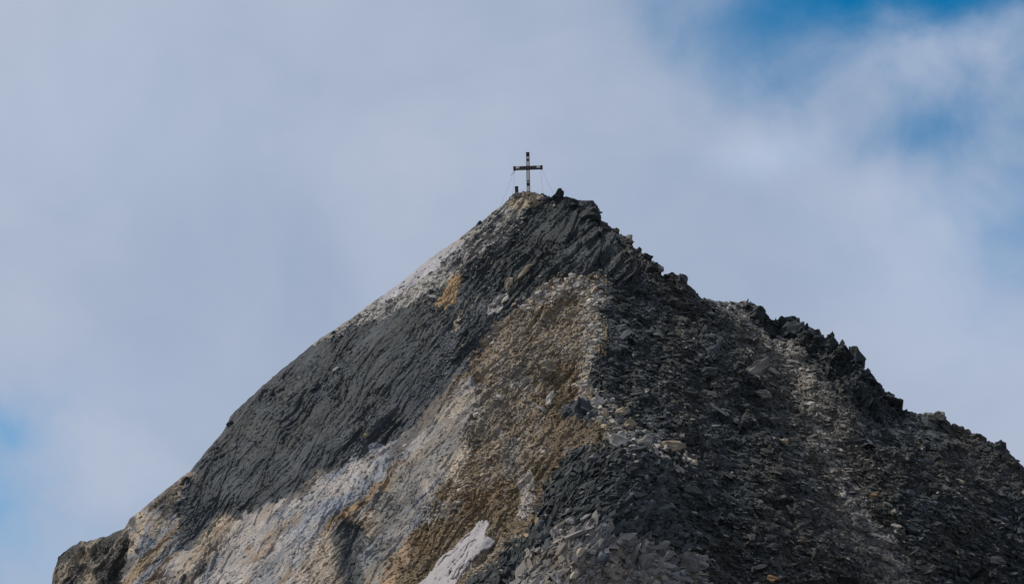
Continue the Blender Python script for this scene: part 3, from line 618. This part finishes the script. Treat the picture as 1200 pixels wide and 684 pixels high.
# ------------------------------------------------------------------ old snow
ii = np.where((PX > 470) & (PX < 590))[0]
sg = slice(ii[0], ii[-1]+1)
us0, vs0 = rot(gx[sg], gy[sg], 45)
sm = base[sg]+nrm[sg]*(blur(blur((disp*edge)[sg], 6, 0), 6, 1)+.07+.16*fbm(us0/60, vs0/5, 401, 4, .6))[..., None]
wxs = gx[sg]+4.0*fbm(gx[sg]/22, gy[sg]/22, 403, 5, .55); wys = gy[sg]+4.0*fbm(gx[sg]/20, gy[sg]/20, 405, 5, .55)
us, vs_ = rot(wxs, wys, 47)
mk = inpoly(wxs, wys, P_SNOW) & ~((fbm(us/22, vs_/2.2, 409, 3) > .27) & (gy[sg] < 680))
jr = np.where(RW < 500)[0][-1]
sn = link('snow_patch', grid_mesh('snow_patch', sm, None, True, mk), M_SNOW)
me = sn.data
import bmesh
bm = bmesh.new(); bm.from_mesh(me)
bmesh.ops.delete(bm, geom=[v for v in bm.verts if not v.link_faces], context='VERTS')
bm.to_mesh(me); bm.free()
md = sn.modifiers.new('thickness', 'SOLIDIFY'); md.thickness = .3; md.offset = 0
tag(sn, 'smooth whitish strip of old snow beside the dark buttress at the bottom edge', 'snow patch')

# ------------------------------------------------------------------ summit cross
def mat(name, colr, rgh=.6, metal=0.0, nz=.25, sc=6):
    m = rock_mat(name, attr=False, colr=colr, scale=sc, bump=.15, var=nz, rgh=rgh, bd=.01); m.node_tree.nodes['Principled BSDF'].inputs['Metallic'].default_value = metal; return m
M_DARK = mat('dark_stained_wood', (.035, .024, .018)); M_PALE = mat('weathered_pale_panel', (.66, .58, .53)); M_IRON = mat('dark_iron', (.012, .014, .014), .5); M_WIRE = mat('steel_cable', (.10, .11, .12), .4, .6); M_SOFT = mat('worn_wood', (.055, .043, .034))
def box(bm, c, s, taper=None):
    x, y, z = [k/2 for k in s]; r = []
    for dz in (-1, 1):
        for dx, dy in ((-1, -1), (1, -1), (1, 1), (-1, 1)):
            t = 1.0
            if taper: t = taper[0] if dz < 0 else taper[1]
            r.append(bm.verts.new((c[0]+dx*x*t, c[1]+dy*y*t, c[2]+dz*z)))
    for f in ((0, 3, 2, 1), (4, 5, 6, 7), (0, 1, 5, 4), (1, 2, 6, 5), (2, 3, 7, 6), (3, 0, 4, 7)): bm.faces.new([r[i] for i in f])
    return r
def part(name, boxes, m, parent, bev=.012, xf=None):
    bm = bmesh.new()
    for b in boxes: box(bm, *b)
    if xf:
        bm.transform(xf)
    if bev: bmesh.ops.bevel(bm, geom=bm.edges[:], offset=bev, segments=1, affect='EDGES')
    bmesh.ops.recalc_face_normals(bm, faces=bm.faces[:])
    me = bpy.data.meshes.new(name); bm.to_mesh(me); bm.free()
    return link(name, me, m, parent)
def on_view(px, py, s): return Vector(proj(np.array(px, float), np.array(py, float), s))
foot, _ = at(np.array([619.5]), np.array([226.5])); foot = Vector(foot[0])
sF = (Vector(foot)-Vector((0, 0, CAM_Z))).dot(Vector((0, math.cos(R(PITCH)), math.sin(R(PITCH)))))
U = sF/F                                   # metres per unit of view at the summit
cz = U/math.cos(R(17.5))                   # vertical metres for one unit of height seen from below
H = 47.5*cz
cross = bpy.data.objects.new('summit_cross', None); COL.objects.link(cross)
cross.location = foot-Vector((0, 0, .35)); cross.rotation_euler = (0, R(-.9), R(-4))
tag(cross, 'tall wooden summit cross with pale panels held by thin cables', 'cross')
bz = .35
part('upright', [((0, 0, bz+H/2-.15), (.40, .26, H+.3))], M_DARK, cross)
arm_z = bz+29.0*cz; AW = 34.5*U
part('crossbeam', [((0, -.03, arm_z), (AW-.2, .30, .42))], M_SOFT, cross)
part('face_panel', [((0, -.155, bz+13.6*cz), (.30, .07, 24.5*cz))], M_PALE, cross, .006)
part('face_panel', [((0, -.155, bz+36.5*cz), (.28, .07, 10.5*cz))], M_PALE, cross, .006)
for s in (-1, 1):
    part('end_panel', [((s*AW*.355, -.21, arm_z+.04), (.42, .06, .26))], M_PALE, cross, .006)
    xf = Matrix.Translation((s*(AW/2-.17), -.03, arm_z)) @ Matrix.Rotation(s*R(90), 4, 'Y')
    part('end_cap', [((0, 0, 0), (.50, .36, .34), (.80, 1.0))], M_IRON, cross, .01, xf)
part('end_cap', [((0, 0, bz+44.9*cz), (.42, .34, 4.2*cz), (.82, 1.0))], M_IRON, cross, .01)
part('plaque', [((.0, -.20, bz+38.0*cz), (.25, .05, 2.8*cz))], M_IRON, cross, .006)
part('plaque', [((.0, -.20, bz+9.2*cz), (.30, .05, 3.2*cz))], M_IRON, cross, .006)
part('bracket', [((.0, -.205, bz+13.6*cz), (.34, .05, .9*cz))], M_SOFT, cross, .004)
part('bracket', [((.0, -.205, bz+11.6*cz), (.34, .05, .5*cz))], M_SOFT, cross, .004)
part('boss', [((0, -.21, arm_z), (.36, .08, .38))], M_SOFT, cross, .02)
bpy.context.view_layer.update()
inv = cross.matrix_world.inverted()
def tube(name, pts, rad, m, parent, k=6):
    bm = bmesh.new(); rings = []
    for i, p in enumerate(pts):
        t = (pts[min(i+1, len(pts)-1)]-pts[max(i-1, 0)]).normalized(); a = t.orthogonal().normalized(); b = t.cross(a)
        rings.append([bm.verts.new(p+a*rad*math.cos(2*math.pi*j/k)+b*rad*math.sin(2*math.pi*j/k)) for j in range(k)])
    for r0, r1 in zip(rings, rings[1:]):
        for j in range(k): bm.faces.new((r0[j], r0[(j+1) % k], r1[(j+1) % k], r1[j]))
    bm.faces.new(rings[0]); bm.faces.new(rings[-1][::-1]); bmesh.ops.recalc_face_normals(bm, faces=bm.faces[:])
    me = bpy.data.meshes.new(name); bm.to_mesh(me); bm.free(); return link(name, me, m, parent)
def cable(ax, gxp, gyp):
    a = Vector((ax, 0, arm_z-.16)); b = inv @ Vector(at(np.array([float(gxp)]), np.array([float(gyp)]))[0][0])
    pts = [a.lerp(b, t/8)-Vector((0, 0, .10*math.sin(math.pi*t/8))) for t in range(9)]
    tube('guy_cable', pts, .009, M_WIRE, cross)
cable(-AW*.45, 586, 243); cable(-AW*.44, 600, 233); cable(AW*.42, 637, 231); cable(AW*.45, 653, 232)
a = Vector((-AW*.44, -.05, arm_z-.17))
tube('loose_cable', [a, a+Vector((-.06, 0, -.18)), a+Vector((-.20, 0, -.30)), a+Vector((-.26, 0, -.45)), a+Vector((-.42, .0, -.58)), a+Vector((-.50, 0, -.66))], .03, M_IRON, cross)
# short post left of the cross
pf, _ = at(np.array([606.0]), np.array([229.0])); pf = Vector(pf[0])
post = bpy.data.objects.new('register_post', None); COL.objects.link(post); post.location = pf-Vector((0, 0, .25)); post.rotation_euler = (0, R(-3), R(12))
part('post', [((0, 0, .62), (.36, .30, 1.24))], M_IRON, post)
part('lid', [((.02, 0, 1.27), (.40, .34, .06))], M_DARK, post, .006)
tag(post, 'short thick black post standing left of the summit cross', 'post')
# bent iron peg at the left of the crest
p0 = Vector(at(np.array([596.5]), np.array([235.0]))[0][0])
tube('anchor_bar', [p0+Vector((0, 0, -.2)), p0+Vector((.05, 0, .35)), p0+Vector((.40, 0, .62)), p0+Vector((.52, 0, .85))], .05, M_IRON, None)
tag(bpy.data.objects['anchor_bar'], 'bent dark iron bar sticking out of the crest left of the post', 'iron bar')
